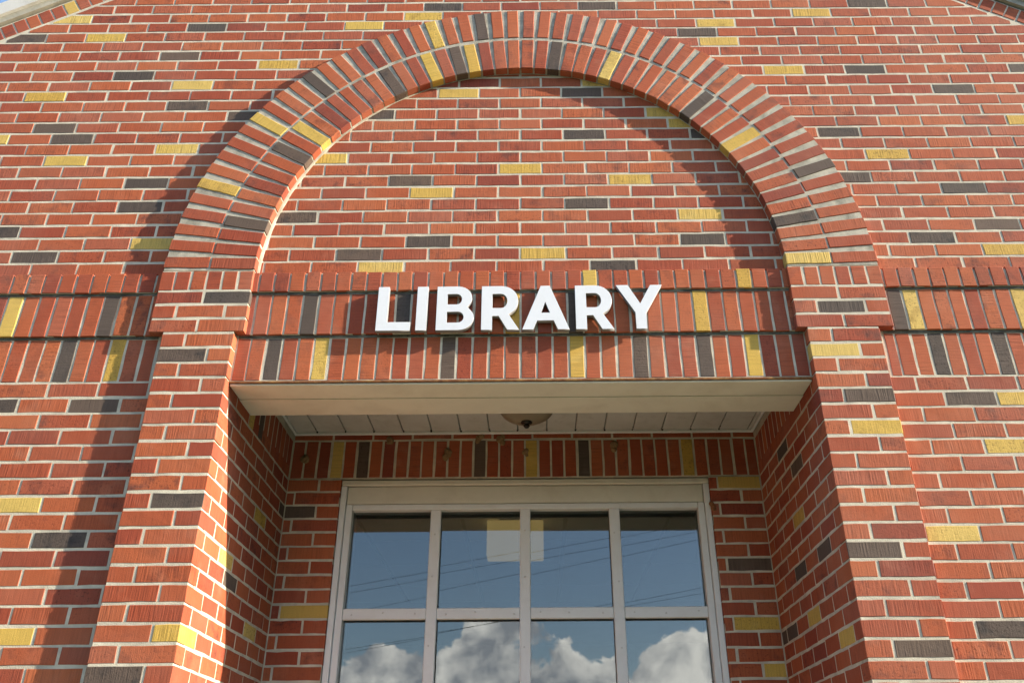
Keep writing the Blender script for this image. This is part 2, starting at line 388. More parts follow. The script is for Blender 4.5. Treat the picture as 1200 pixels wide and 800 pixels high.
ARCH_B = [(-0.9, 1.61), (-0.99, 1.13), (-0.55, 1.62), (-0.24, 1.75), (-0.08, 1.97), (0.29, 1.77), (0.93, 1.44), (1.46, 1.06), (1.31, 0.75), (-1.15, 0.75)]
UP_Y = [(0.06, 0.32), (0.84, 0.3), (-2.05, 0.31), (1.74, 0.3), (2.17, 0.31)]
UP_B = [(-0.79, 0.31), (-0.41, 0.33), (0.3, 0.31), (-1.64, 0.3), (1.67, 0.31)]
LO_Y = [(0.32, 0.1), (-0.73, 0.1), (1.04, 0.1), (-1.57, 0.1)]
LO_B = [(-0.2, 0.1), (0.57, 0.1), (-0.93, 0.1), (0.84, 0.11), (-1.78, 0.1), (1.81, 0.1), (2.06, 0.1)]
RK_Y = [(0.38, 0.46), (1.04, 0.46)]
REVL_Y = [(0.27, -0.66), (0.8, -0.83), (0.02, -1.0), (0.58, -0.37)]
REVL_B = [(0.36, -0.74), (0.89, -0.23)]
REVR_Y = [(0.51, -0.42), (0.51, -0.82), (0.1, -0.99)]
REVR_B = [(0.61, -0.09), (0.44, -0.22), (0.02, -0.39), (0.6, -0.63), (0.18, -0.67), (0.86, -0.84)]
BACK_Y = [(-0.93, -0.71), (1.16, -0.1), (1.16, -0.77), (1.22, -0.96)]
BACK_B = [(-1.01, -0.25), (1.16, -0.51)]
BS_Y = [(-0.85, 0.03), (0.13, 0.04), (0.9, 0.03)]
BS_B = [(-0.72, 0.03), (-0.14, 0.02), (0.38, 0.03)]
NEST = [(-1.02, 0.03), (-0.59, 0.13), (-0.3, 0.06), (-0.14, 0.14), (-0.03, 0.13), (0.09, 0.06), (0.55, 0.09)]

# ------------------------------------------------------------------ the building
XC = 0.0875                   # axis of the portal
GZ = -3.14                    # ground
P = 0.040                     # pilaster and arch stand this far in front of the wall
E1, E2 = 0.012, 0.023         # steps of the band
XI0, XI1 = XC-1.1745, XC+1.1745
RI, RO, ZS, KZ = 1.137, 1.530, 7.5*H, 1.031   # the arch is a trifle taller than a half circle
PW = 0.295                    # pilaster width
YB = 0.976                    # back wall of the porch
PEAK, SL = 3.552, 0.6025
X0, X1 = -4.6, 4.8
MR = 0.0011                   # mortar recess
def rake(x): return PEAK - SL*abs(x-XC)

def sheet(name, x0, x1, y0, y1, z, mat):
    g = bmesh.new(); g.faces.new([g.verts.new((x, y, z)) for x, y in ((x0, y0), (x1, y0), (x1, y1), (x0, y1))])
    return tag(bm_obj(name, g, mat), kind='structure')
sheet('ground', -400, 400, -400, 400, GZ, 'lawn')
sheet('bounce_pavement', -4.0, 4.2, -1.5, -0.05, GZ+0.004, 'ground')  # unseen pale walk, kept narrow to bounce light up to the beam
sheet('low_bounce_floor', -1.08, 1.255, -0.05, 1.0, GZ+0.004, 'slate')  # unseen floor, made dark to cut bounced light in the porch
sheet('road', -400, 400, -15.0, -8.0, GZ+0.004, 'asphalt')

bld = empty('library_building', (XC, 0, GZ))
tag(bld, 'red brick gabled library front with brick arch over a deep entrance porch', 'building')
def B(o):                      # keep world coordinates while parenting to the building
    o.parent = bld; o.location = (-XC, 0, -GZ); return o
def part_prism(name, poly, y0, y1, mat): return B(prism(name, poly, y0, y1, mat))
def part_boxes(name, lst, mat, bevel=0.0): return B(boxes(name, lst, mat, None, bevel))
def rad(x, z): return math.hypot(x-XC, (z-ZS)/KZ)
RM = 1.33
zt = rake(X0)
def arch_z(x, r): return ZS + KZ*math.sqrt(max(r*r-(x-XC)**2, 0.0))
def xs_arc(sgn, r, n=40): return [XC+sgn*r*math.sin(PI/2*k/n) for k in range(n+1)]
def low_edge(x): return arch_z(x, RM) if abs(x-XC) < RM-1e-6 else GZ
def gable(sgn, xe): return B(strip_slab('gable_wall', sorted(xs_arc(sgn, RM-1e-4)+[XC+sgn*RM, xe]), low_edge, rake, MR, 0.25, 'mortar'))
wall_l = gable(-1, X0); wall_r = gable(1, X1)
wall_l['label'] = 'sunlit brick wall left of the arch'; wall_r['label'] = 'brick wall right of the arch'
tymp = B(strip_slab('tympanum', sorted(set([round(v, 6) for v in xs_arc(-1, RM-0.01)+xs_arc(1, RM-0.01)])), lambda x: 0.0015, lambda x: max(arch_z(x, RM-0.012), 0.3), MR, 0.24, 'mortar'))
tymp['label'] = 'round-headed brick panel under the arch'
WL, WR, WT = Wall(wall_l), Wall(wall_r), Wall(tymp)

def joints_above(par):
    """vertical joints of one course of the gable, left to right; par 0 = whole, 1 = half"""
    js = []
    for k in range(-40, 80):
        j = k*0.5
        if (k & 1) != par: continue
        if j <= 7: x = -2.142 + j*L
        elif j <= 19.5: x = -2.142 + 7*L + (j-7)*(1.7963-(-2.142+7*L))/12.5
        else: x = 1.7963 + (j-19.5)*L
        js.append(x)
    return js
def clip(poly, a, b, c):       # keep a*x + b*z <= c
    out = []
    for i in range(len(poly)):
        p, q = poly[i], poly[(i+1) % len(poly)]
        dp, dq = a*p[0]+b*p[1]-c, a*q[0]+b*q[1]-c
        if dp <= 0: out.append(p)
        if (dp < 0 < dq) or (dq < 0 < dp):
            t = dp/(dp-dq); out.append((p[0]+(q[0]-p[0])*t, p[1]+(q[1]-p[1])*t))
    return out
def area(poly): return 0.5*sum(poly[i][0]*poly[(i+1) % len(poly)][1]-poly[(i+1) % len(poly)][0]*poly[i][1] for i in range(len(poly)))
def wall_for(x, z):
    if z > ZS: return WT if rad(x, z) < RM else (WL if x < XC else WR)
    if abs(x-XC) < RM: return WT
    return WL if x < XC else WR
nrow = 46
for a in range(1, nrow+1):
    zc = 7.5*H + (a-0.5)*H
    js = joints_above(0 if a % 2 == 0 else 1)
    for x0, x1 in zip(js, js[1:]):
        xa, xb = x0+J/2, x1-J/2
        xm = 0.5*(xa+xb)
        if xb < X0 or xa > X1: continue
        xa, xb = max(xa, X0), min(xb, X1)
        if xb-xa < 0.03: continue
        rs = [rad(x, z) for x in (xa, xb) for z in (zc-BH/2, zc+BH/2)]
        if min(rs) > RI+0.02 and max(rs) < RO-0.02: continue
        c = colour_at(xm, zc, MAIN_Y, MAIN_B, 0.09, 0.034)
        if c is None: c = 'red' if in_frame((xm, 0, zc)) else spread()
        poly = [(xa, zc-BH/2), (xb, zc-BH/2), (xb, zc+BH/2), (xa, zc+BH/2)]
        w = wall_for(xm, zc)
        if max(z - rake(x) for x, z in poly) > -0.012:
            ln = math.hypot(1, SL)
            q = clip(poly, -SL, 1, PEAK - SL*XC - 0.010*ln)
            q = clip(q, SL, 1, PEAK + SL*XC - 0.010*ln) if len(q) > 2 else q
            if len(q) < 3 or area(q) < 0.0006: continue
            cx = sum(p[0] for p in q)/len(q); cz = sum(p[1] for p in q)/len(q)
            w.brick((cx, 0, cz), poly=[(p[0]-cx, p[1]-cz) for p in q], d=0.03, colour=c)
        else:
            w.brick((0.5*(xa+xb), 0, zc), l=xb-xa, d=0.03, colour=c)
# courses under the band, beside the pilasters
for side, xref, par0 in ((-1, -1.7107, 0), (1, 1.6725, 1)):
    w = WL if side < 0 else WR
    for k in range(1, 47):
        zc = -(k-0.5)*H
        half = 0.0 if (k % 2 == 0) == (par0 == 0) else 0.5
        for i in range(-16, 18):
            xa, xb = xref+(i+half)*L+J/2, xref+(i+half+1)*L-J/2
            if side < 0: xa, xb = max(xa, X0), min(xb, XI0-PW+0.03)
            else: xa, xb = max(xa, XI1+PW-0.03), min(xb, X1)
            if xb-xa < 0.03: continue
            xm = 0.5*(xa+xb)
            c = colour_at(xm, zc, MAIN_Y, MAIN_B, 0.095, 0.034)
            if c is None: c = 'red' if in_frame((xm, 0, zc)) else spread()
            w.brick((xm, 0, zc), l=xb-xa, d=0.03, colour=c)

# ---- the band: soldiers, projecting soldiers, rowlocks on top
def span_joints(x_start, pitch, x_end):
    js = [x_start]
    while (js[-1] < x_end) if pitch > 0 else (js[-1] > x_end): js.append(js[-1]+pitch)
    return sorted(js)
TX0, TX1 = XC-RI-0.03, XC+RI+0.03
spans = [('L', X0, XC-RO+0.03, span_joints(-1.470+0.068, -0.068, X0-0.05), WL),
         ('T', TX0, TX1, span_joints(-0.960-0.0655*3, 0.0655, TX1+0.05), WT),
         ('R', XC+RO-0.03, X1, span_joints(1.630-0.0655*2, 0.0655, X1+0.05), WR)]
for tagc, xa, xb, js, wl_ in spans:
    lo, hi = (xa, xb)
    up = part_boxes('soldier_course', [(lo, hi, -E1+0.0025, 0.02, 3*H+0.006, 6*H-0.006)], 'mortar'); wu = Wall(up)
    rk = part_boxes('rowlock_course', [(lo, hi, -E2+0.0035, 0.021, 6*H+0.005, 7.5*H-0.012)], 'arch_mortar'); wr = Wall(rk)
    B(boxes('stained_shade_joint', [(lo, hi, -0.0022, 0.019, 3*H-0.0065, 3*H+0.0045)], 'dirty_shade_joint'))  # dark strip paints in the shaded gap under the projecting course, with grime
    B(boxes('stained_shade_joint', [(lo, hi, -E1-0.0006, 0.018, 6*H-0.0075, 6*H+0.0045)], 'dirty_shade_joint'))
    for x0, x1 in zip(js, js[1:]):
        a_, b_ = x0+J*0.46, x1-J*0.46
        a_, b_ = max(a_, lo-0.0), min(b_, hi)
        if b_-a_ < 0.02: continue
        xm = 0.5*(a_+b_); wd = b_-a_
        # lower soldier, flush with the wall; not behind the pilaster
        if not (tagc != 'T' and (XI0-PW < xm < XI0 or XI1 < xm < XI1+PW)):
            c = colour_at(xm, 0.1, LO_Y, LO_B, 0.034, 0.2) or 'red'
            wl_.brick((xm, 0, 1.5*H-0.002), l=3*H-J-0.002, h=wd, d=0.03, roty=PI/2, colour=c)
        c = colour_at(xm, 0.31, UP_Y, UP_B, 0.034, 0.2) or 'red'
        wu.brick((xm, -E1, 4.5*H), l=3*H-J, h=wd, d=0.03, roty=PI/2, colour=c)
        c = colour_at(xm, 0.46, RK_Y, [], 0.034, 0.2) or 'red'
        wr.brick((xm, -E2, 6.75*H+0.001), l=1.5*H-0.008, h=wd, d=0.04, roty=PI/2, colour=c, name='rowlock_brick')
    if tagc == 'T':            # ends of the lower soldier course at the porch reveals
        pass
    wu.close(); wr.close()
WL.close(); WR.close(); WT.close()

# ---- arch ring
def ring(r0, r1, y0, y1, n=72, mat='arch_mortar', name='arch'):
    bm = bmesh.new(); rows = []
    for i in range(n+1):
        a = PI*i/n
        def q(r, y): return bm.verts.new((XC+r*math.cos(a), y, ZS+0.002+KZ*r*math.sin(a)))
        rows.append([q(r0, y0), q(r1, y0), q(r1, y1), q(r0, y1)])
    for r, q_ in zip(rows, rows[1:]):
        for i in range(4): bm.faces.new((r[i], r[(i+1) % 4], q_[(i+1) % 4], q_[i]))
    bm.faces.new(rows[0]); bm.faces.new(rows[-1][::-1])
    return B(bm_obj(name, bm, mat))
arch = ring(RI+0.0032, RO-0.004, -P+0.0034, 0.02)
arch['label'] = 'round brick arch, two rings of bricks laid on end'
WA = Wall(arch)
NV = 56
bl2 = 0.1925
# snap the coloured bricks to their nearest voussoir
vs_ = []
for i in range(NV):
    th = PI*(i+0.5)/NV
    nx_, nz_ = math.cos(th), math.sin(th)/KZ
    nl = math.hypot(nx_, nz_); nx_, nz_ = nx_/nl, nz_/nl
    for inner in (1, 0):
        r, o_ = (RI, bl2/2) if inner else (RO, -bl2/2)
        vs_.append((XC+r*math.cos(th)+nx_*o_, ZS+0.002+KZ*r*math.sin(th)+nz_*o_, -math.atan2(nz_, nx_), inner))
pick = {}
for c, lst in (('yellow', ARCH_Y), ('black', ARCH_B)):
    for a, b in lst:
        i = min(range(len(vs_)), key=lambda q: (vs_[q][0]-a)**2+(vs_[q][1]-b)**2); pick[i] = c
for i, (x, z, ry, inner) in enumerate(vs_):
    WA.brick((x, -P, z), l=bl2, h=0.0555, d=0.075, roty=ry, colour=pick.get(i, 'red'), cham=0.0024, jit=0.0011, jpos=0.0013, name='arch_brick')
WA.close()
# mortar fillet smeared in the corner between soffit and panel
def fillet():
    bm = bmesh.new(); r = random.Random(3); rows = []
    n = 120
    for i in range(n+1):
        a = PI*i/n
        lf = max(0.0, -math.cos(a)-0.25)/0.75
        w = 0.0012+0.012*lf+r.uniform(-0.0008, 0.0015)
        d = 0.001+0.006*lf+r.uniform(-0.0006, 0.001)
        def q(rr, y): return bm.verts.new((XC+rr*math.cos(a), y, ZS+KZ*rr*math.sin(a)))
        rows.append((q(RI+0.006, -d), q(RI-w*0.45, -d*0.45), q(RI-w, 0.0008), q(RI-w, 0.01), q(RI+0.006, 0.01)))
    for s, t in zip(rows, rows[1:]):
        for k in range(4): bm.faces.new((s[k], s[k+1], t[k+1], t[k]))
    o = bm_obj('mortar_fillet', bm, 'arch_mortar', tymp, True); return o
fillet()

# ---- pilasters and imposts
for side in (-1, 1):
    xi = XI0 if side < 0 else XI1              # inner face of pilaster
    xo = xi + side*PW
    a_, b_ = min(xi, xo), max(xi, xo)
    pl = part_boxes('pilaster', [(a_+0.003, b_-0.003, -P+MR, 0.03, GZ, 3*H+0.0045)], 'mortar')
    pl['label'] = 'brick pilaster %s of the porch' % ('left' if side < 0 else 'right')
    wp = Wall(pl)
    for n in range(1, 50):
        zc = (3.5-n)*H
        if zc < GZ: break
        full_inner = (n % 2 == 1) if side < 0 else (n % 2 == 0)
        lens = [(BW, 'o'), (BL, 'i')] if full_inner else [(BL, 'o'), (BW, 'i')]
        x = xo
        for ln, wh in lens:
            x2 = x - side*ln; xm = 0.5*(x+x2)
            c = colour_at(xm, zc, PIL_Y, PIL_B, 0.055, 0.034) or ('red' if in_frame((xm, -P, zc)) else spread())
            d = 0.05 if wh == 'o' else ((RBW if ln == BL else RBL) if zc < 0 else P+0.01)
            wp.brick((xm, -P, zc), l=ln, d=d, colour=c, cham=0.002, jpos=0.0006, flashed=(c == 'black'))
            x = x2 - side*J
    wp.close()
    # impost: three stretcher courses and a course of headers on end
    ia, ib = (XC-RO, XC-RI) if side < 0 else (XC+RI, XC+RO)
    im = part_boxes('impost', [(ia+0.003, ib-0.003, -P+MR, 0.031, 3*H+0.008, 7.5*H-0.003)], 'mortar')
    im['label'] = 'brick impost block carrying the %s foot of the arch' % ('left' if side < 0 else 'right')
    wi = Wall(im); W = ib-ia
    full = (W-J)/2
    for r_ in range(3):
        zc = (3.5+r_)*H
        if r_ == 1:
            hl = (W-full-2*J)/2; segs = [(ia, ia+hl), (ia+hl+J, ib-hl-J), (ib-hl, ib)]
        else: segs = [(ia, ia+full), (ib-full, ib)]
        for s0, s1 in segs:
            xm = 0.5*(s0+s1)
            c = colour_at(xm, zc, PIL_Y, PIL_B, 0.055, 0.034) or 'red'
            wi.brick((xm, -P, zc), l=s1-s0, d=0.062, colour=c, cham=0.002)
    hw = (W-5*J)/6
    for i in range(6):
        xm = ia+hw/2+i*(hw+J)
        wi.brick((xm, -P, 6.75*H), l=1.5*H-J, h=hw, d=0.062, roty=PI/2, name='rowlock_brick')
    wi.close()

# ---- porch: side walls
CZ = 0.176                                    # ceiling
for side in (-1, 1):
    xi = XI0 if side < 0 else XI1
    cx0, cx1 = (xi-0.35, xi-MR) if side < 0 else (xi+MR, xi+0.35)
    sw = part_boxes('porch_side_wall', [(cx0, cx1, 0.02, YB+0.3, GZ, 0.5)], 'mortar')
    sw['label'] = 'porch side wall %s' % ('left, its front edge in the sun' if side < 0 else 'right, in shade')
    ws = Wall(sw); rz = PI/2 if side < 0 else -PI/2
    ys, bs = (REVL_Y, REVL_B) if side < 0 else (REVR_Y, REVR_B)
    def rev(y0, y1, zc, h=BH, colour=None, **k):
        ym = 0.5*(y0+y1)
        c = colour or colour_at(ym, zc, ys, bs, 0.083, 0.034) or ('red' if in_frame((xi, ym, zc)) else spread())
        ws.brick((xi, ym, zc), l=y1-y0, h=h, d=0.05, rotz=rz, colour=c, **k)
    for n in range(4, 50):
        zc = (3.5-n)*H
        if zc < GZ: break
        full_inner = (n % 2 == 1) if side < 0 else (n % 2 == 0)
        y = -P + (RBW if full_inner else RBL) + J     # the corner brick belongs to the pilaster
        while y < YB-0.02:
            y2 = min(y+RBL, YB-0.004)
            if y2-y > 0.02: rev(y, y2, zc)
            y += RL
    y = 0.30
    while y < YB-0.03:                              # soldier course under the porch ceiling
        y2 = min(y+0.0585, YB-0.004); ym = 0.5*(y+y2)
        c = 'yellow' if (side < 0 and 0.30 < ym < 0.37) else ('black' if (side < 0 and 0.44 < ym < 0.5) else 'red')
        ws.brick((xi, ym, 0.5*H), l=3*H-J, h=y2-y, d=0.05, roty=0, rotz=rz, colour=c, poly=[(-(y2-y)/2, -(1.5*H-J/2)), ((y2-y)/2, -(1.5*H-J/2)), ((y2-y)/2, 1.5*H-J/2), (-(y2-y)/2, 1.5*H-J/2)])
        y += 0.0677
    ws.close()

# ---- porch: back wall with the window opening
WX0, WX1 = 0.0925-0.915, 0.0925+0.915
bw = part_boxes('porch_back_wall', [(XI0-0.02, WX0-MR, YB+MR, YB+0.25, GZ, -H-0.0005), (WX1+MR, XI1+0.02, YB+MR, YB+0.25, GZ, -H-0.0005), (XI0-0.021, XI1+0.021, YB+MR, YB+0.26, -H+0.002, 0.45)], 'mortar')
bw['label'] = 'shaded brick back wall of the porch around the window'
wb = Wall(bw)
for k in range(2, 48):
    zc = -(k-0.5)*H
    if zc < GZ: break
    for side in (-1, 1):
        a_, b_ = (XI0+0.003, WX0) if side < 0 else (WX1, XI1-0.003)
        wd = b_-a_
        if side < 0: cut = [0.147, wd-0.147-J] if k % 2 == 0 else [0.034, wd-0.034-J]
        else: cut = [wd-0.095-J, 0.095] if k % 2 == 1 else [0.036, wd-0.036-J]
        x = a_
        for ln in cut:
            xm = x+ln/2
            c = colour_at(xm, zc, BACK_Y, BACK_B, min(0.075, ln/2), 0.034) or ('red' if in_frame((xm, YB, zc)) else spread())
            wb.brick((xm, YB, zc), l=ln, d=0.09, colour=c)
            x += ln+J
x = XI0+0.004; i = 0
joints = span_joints(-0.43-0.0655*10, 0.0655, XI1-0.02)
for x0, x1 in zip(joints, joints[1:]):
    a_, b_ = max(x0+J/2, XI0+0.003), min(x1-J/2, XI1-0.003)
    if b_-a_ < 0.02: continue
    xm = 0.5*(a_+b_)
    c = colour_at(xm, 0.03, BS_Y, BS_B, 0.034, 0.2) or 'red'
    wb.brick((xm, YB, 0.5*H), l=3*H-J, h=b_-a_, d=0.05, roty=PI/2, colour=c)
x = XI0+0.003
while x < XI1-0.03:                                  # course peeping out under the ceiling trim
    x2 = min(x+BL, XI1-0.003)
    wb.brick((0.5*(x+x2), YB, 2.5*H), l=x2-x, d=0.05); x += L
wb.close()
# first course at the head of the piers, beside the window head
# ---- lintel: rusty angle, boxed cream soffit, ceiling
part_boxes('steel_lintel', [(XI0+0.002, XI1-0.002, -0.005, 0.10, -0.0085, -0.0015)], 'rust')
bs1 = part_boxes('beam_soffit', [(XI0+0.003, XI1-0.003, 0.004, 0.134, -0.0180, -0.0095)], 'cream', 0.0015)
bs2 = part_boxes('beam_soffit', [(XI0+0.003, XI1-0.003, 0.1350, 0.292, -0.0225, -0.0095)], 'cream', 0.0015)
part_boxes('beam_back', [(XI0+0.003, XI1-0.003, 0.245, 0.2905, -0.009, CZ+0.02)], 'cream')
ce = part_boxes('porch_ceiling', [(XI0, XI1, 0.2925, YB, CZ+0.010, CZ+0.05)], 'grid')
ce['label'] = 'porch ceiling of pale grooved panels'
xs = -0.968-0.1465
while xs < XI1-0.01:
    a_, b_ = max(xs+0.0022, XI0+0.014), min(xs+0.1465-0.0022, XI1-0.014)
    if b_-a_ > 0.004:
        boxes('ceiling_panel', [(a_, b_, 0.2935, YB-0.012, CZ+rng.uniform(-0.0006, 0.0006), CZ+0.0095)], 'soffit', ce, 0.0025)
    xs += 0.1465
boxes('ceiling_trim', [(XI0+0.004, XI1-0.004, YB-0.018, YB-0.003, CZ-0.014, CZ+0.002)], 'frame', ce, 0.003)
for xx in (XI0+0.003, XI1-0.016): boxes('ceiling_trim', [(xx, xx+0.013, 0.293, YB-0.0185, CZ-0.014, CZ+0.002)], 'frame', ce, 0.003)
# nail stains where the seams meet the trim
bm = bmesh.new(); xs = -0.968; r3 = random.Random(5)
while xs < XI1-0.05:
    for q in range(2):
        bmesh.ops.create_icosphere(bm, subdivisions=1, radius=r3.uniform(0.004, 0.0065)*(1-0.5*q), matrix=Matrix.Translation((xs+r3.uniform(-0.004, 0.004), YB-0.022-r3.uniform(0.01, 0.04)*q, CZ-0.0015)))
    xs += 0.1465
o = bm_obj('spider_dirt', bm, 'dark_gap', ce); o['kind'] = 'stuff'

# ---- window
YF = 1.0
win = B(link('window', None)); 
win['label'] = 'white framed grid window, its glass reflecting cloud and blue sky'
PZ, MW, PH = 0.4385, 0.051, 0.471
ZT = -0.221
rows = 5
zbot = ZT - rows*PH - (rows-1)*MW
cxw = 0.0925
fr = boxes('window_frame', [(WX0+0.001, WX0+0.030, YF-0.012, YF+0.16, zbot-0.3, -H-0.032), (WX1-0.030, WX1-0.001, YF-0.012, YF+0.16, zbot-0.3, -H-0.032),
     (WX0+0.0305, cxw-0.8515, YF+0.001, YF+0.132, zbot-0.08, -0.1925), (cxw+0.8515, WX1-0.0305, YF+0.001, YF+0.132, zbot-0.08, -0.1925),
     (cxw-0.851, cxw+0.851, YF+0.0005, YF+0.157, ZT, -0.1928), (cxw-0.851, cxw+0.851, YF+0.0005, YF+0.157, zbot-0.3, zbot)], 'frame', win, 0.003)
boxes('head_casing', [(WX0+0.001, WX1-0.001, YF-0.012, YF+0.16, -H-0.0310, -H-0.003), (WX0+0.0305, WX1-0.0305, YF+0.004, YF+0.16, -0.192, -H-0.0315)], 'cream', win, 0.004)
for i in (-1, 0, 1):
    xm = cxw+i*PZ; boxes('mullion', [(xm-MW/2, xm+MW/2, YF+0.003, YF+0.030, zbot, ZT)], 'frame', win, 0.003)
for j in range(1, rows):
    zt_ = ZT - j*PH - (j-1)*MW
    for i in range(4):
        xm = cxw+(i-1.5)*PZ; boxes('glazing_bar', [(xm-PZ/2+MW/2, xm+PZ/2-MW/2, YF+0.0045, YF+0.029, zt_-MW, zt_)], 'frame', win, 0.003)
YG = 1.042
for i in range(4):
    for j in range(rows):
        xm = cxw+(i-1.5)*PZ; z1 = ZT-j*(PH+MW)
        ov = MW/2-0.0006
        pn = boxes('pane', [(xm-PZ/2+0.0006, xm+PZ/2-0.0006, YG, YG+0.006, max(z1-PH-ov, zbot), min(z1+ov, ZT))], 'glass', win)
        ta, tb = rng.uniform(-0.0022, 0.0022), rng.uniform(-0.0022, 0.0022)
        for v in pn.data.vertices: v.co.y += ta*(v.co.x-xm)+tb*(v.co.z-z1+PH/2)
bm = bmesh.new(); r4 = random.Random(9)
def screw(x, z):
    bmesh.ops.create_cone(bm, cap_ends=True, segments=8, radius1=0.0048, radius2=0.0036, depth=0.003, matrix=Matrix.Translation((x, YF+0.002, z)) @ Matrix.Rotation(PI/2, 4, 'X'))
for i in (-1, 0, 1):
    for j in range(rows):
        z1 = ZT-j*(PH+MW)
        for t in (0.25, 0.72): screw(cxw+i*PZ+r4.uniform(-0.006, 0.006), z1-PH*t+r4.uniform(-0.02, 0.02))
for j in range(1, rows):
    zt_ = ZT-j*PH-(j-1)*MW-MW/2
    for i in range(4):
        for t in (0.15, 0.48, 0.85): screw(cxw+(i-2)*PZ+PZ*t+r4.uniform(-0.012, 0.012), zt_+r4.uniform(-0.006, 0.006))
o = bm_obj('screw_heads', bm, 'screw', win); o['kind'] = 'stuff'

bm = bmesh.new()
for q in range(6):
    bmesh.ops.create_icosphere(bm, subdivisions=2, radius=r4.uniform(0.007, 0.013), matrix=Matrix.Translation((WX1+0.004+r4.uniform(-0.006, 0.006), YB-0.004, -0.225+r4.uniform(-0.014, 0.014))))
for v in bm.verts: v.co += Vector([r4.uniform(-0.0014, 0.0014) for _ in range(3)])
o = bm_obj('rusty_clip', bm, 'rust', win)

# ---- room behind the glass
RCZ = 0.10
part_boxes('room_wall', [(-3.6, -3.5, YB+0.27, 7.0, GZ, RCZ+0.2), (3.7, 3.8, YB+0.27, 7.0, GZ, RCZ+0.2), (-3.6, 3.8, 7.0, 7.1, GZ, RCZ+0.2)], 'room')
part_boxes('room_floor', [(-3.6, 3.8, YB+0.27, 7.0, GZ+0.002, GZ+0.02)], 'roomfloor')
rc = part_boxes('room_ceiling', [(-3.6, 3.8, YB+0.265, 7.0, RCZ+0.012, RCZ+0.06)], 'grid')
ty = 1.36
while ty < 6.8:
    tx = -0.985-0.66*4
    while tx < 3.6:
        if not (ty > 4.5 or abs(tx) > 2.4): boxes('ceiling_tile', [(tx+0.014, tx+0.646, ty+0.014, ty+0.656, RCZ, RCZ+0.0115)], 'tile', rc)
        tx += 0.66
    ty += 0.67

# ---- rake: headers along the slope, then coping stones
RWP = 0.0655
for side in (-1, 1):
    ang = math.atan(SL)*(-side)                # slope direction seen from the front
    ux, uz = math.cos(ang), math.sin(ang)      # along the slope, left to right
    nx, nz = -uz, ux                           # outward normal
    if nz < 0: nx, nz = -nx, -nz
    s0 = Vector((XC, PEAK))
    lngth = (XC-X0 if side < 0 else X1-XC)/math.cos(ang)
    dirv = Vector((-ux, -uz)) if side < 0 else Vector((ux, uz))
    def strip(y0, y1, n0, n1, t0, t1):
        q = [s0+dirv*t0+Vector((nx, nz))*n0, s0+dirv*t1+Vector((nx, nz))*n0, s0+dirv*t1+Vector((nx, nz))*n1, s0+dirv*t0+Vector((nx, nz))*n1]
        return [(p.x, p.y) for p in q], y0, y1
    rkp = part_prism('raking_course', *strip(MR+0.0005, 0.249, 0.0, 0.101, -0.03, lngth), 'mortar')
    wk = Wall(rkp)
    t = 0.04 if side < 0 else 0.055
    cnt = 0
    while t < lngth:
        p = s0+dirv*t+Vector((nx, nz))*0.0495
        c = 'red'
        q = project((p.x, 0, p.y))
        if q and side < 0 and abs(q[0]-77) < 7.3: c = 'yellow'
        if not in_frame((p.x, 0, p.y)): c = spread()
        wk.brick((p.x, -0.001, p.y), l=0.0865, h=0.0565, d=0.03, roty=-(ang)+PI/2, colour=c, name='rowlock_brick')
        t += RWP
    wk.close()
    cp = part_prism('coping', *strip(0.02, 0.26, 0.1015, 0.115, -0.02, lngth+0.05), 'dark_gap')
    cp['label'] = 'pale stone coping along the %s slope of the gable' % ('left' if side < 0 else 'right')
    t = -0.05 if side > 0 else 0.0
    first = 0.42
    while t < lngth+0.05:
        t1 = t+(first if t <= 0 else 1.02)
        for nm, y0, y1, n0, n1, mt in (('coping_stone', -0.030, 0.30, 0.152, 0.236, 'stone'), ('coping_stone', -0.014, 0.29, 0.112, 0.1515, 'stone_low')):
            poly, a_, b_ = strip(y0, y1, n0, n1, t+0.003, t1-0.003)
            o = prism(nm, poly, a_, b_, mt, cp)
        t = t1
    part_prism('roof', *strip(0.31, 9.0, 0.05, 0.12, 0.0, lngth+0.3), 'roof')
part_boxes('building_shell', [(X0, X0+0.2, 0.26, 9.0, GZ, zt-0.05), (X1-0.2, X1, 0.26, 9.0, GZ, rake(X1)-0.05), (X0+0.2, X1-0.2, 8.8, 9.0, GZ, rake(X1)-0.05)], 'mortar')

# ------------------------------------------------------------------ letters
def glyph(name, outlines, x_off, z_off, label, y_back=-0.0205, thick=0.0215):
    cu = bpy.data.curves.new(name, 'CURVE'); cu.dimensions = '2D'; cu.fill_mode = 'BOTH'; cu.extrude = thick/2-0.0008
    cu.bevel_depth = 0.0008; cu.bevel_resolution = 1; cu.offset = -0.0008
    for ol in outlines:
        sp = cu.splines.new('POLY'); sp.points.add(len(ol)-1); sp.use_cyclic_u = True
        for p, (x, z) in zip(sp.points, ol): p.co = (x, z, 0, 1)
    t = bpy.data.objects.new('tmp', cu); col.objects.link(t)
    dg = bpy.context.evaluated_depsgraph_get(); dg.update()
    me = bpy.data.meshes.new_from_object(t.evaluated_get(dg)); bpy.data.objects.remove(t); bpy.data.curves.remove(cu)
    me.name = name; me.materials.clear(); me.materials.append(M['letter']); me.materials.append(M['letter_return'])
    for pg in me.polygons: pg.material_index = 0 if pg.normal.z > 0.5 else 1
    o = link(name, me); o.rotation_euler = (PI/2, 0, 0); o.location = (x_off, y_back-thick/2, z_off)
    return tag(o, label, 'sign letter', 'letters of the library sign')
CH = 0.211; ST = 0.0455; AR = 0.0400
def bowl(cx, z0, z1, w, rev=False, n=14):
    """half-round right end between z0 and z1; straight part up to cx, reaches x = w"""
    r = (z1-z0)/2; zc = (z0+z1)/2; rx = w-cx
    pts = [(cx+rx*math.sin(PI*i/n), zc-r*math.cos(PI*i/n)) for i in range(n+1)]
    return pts[::-1] if rev else pts
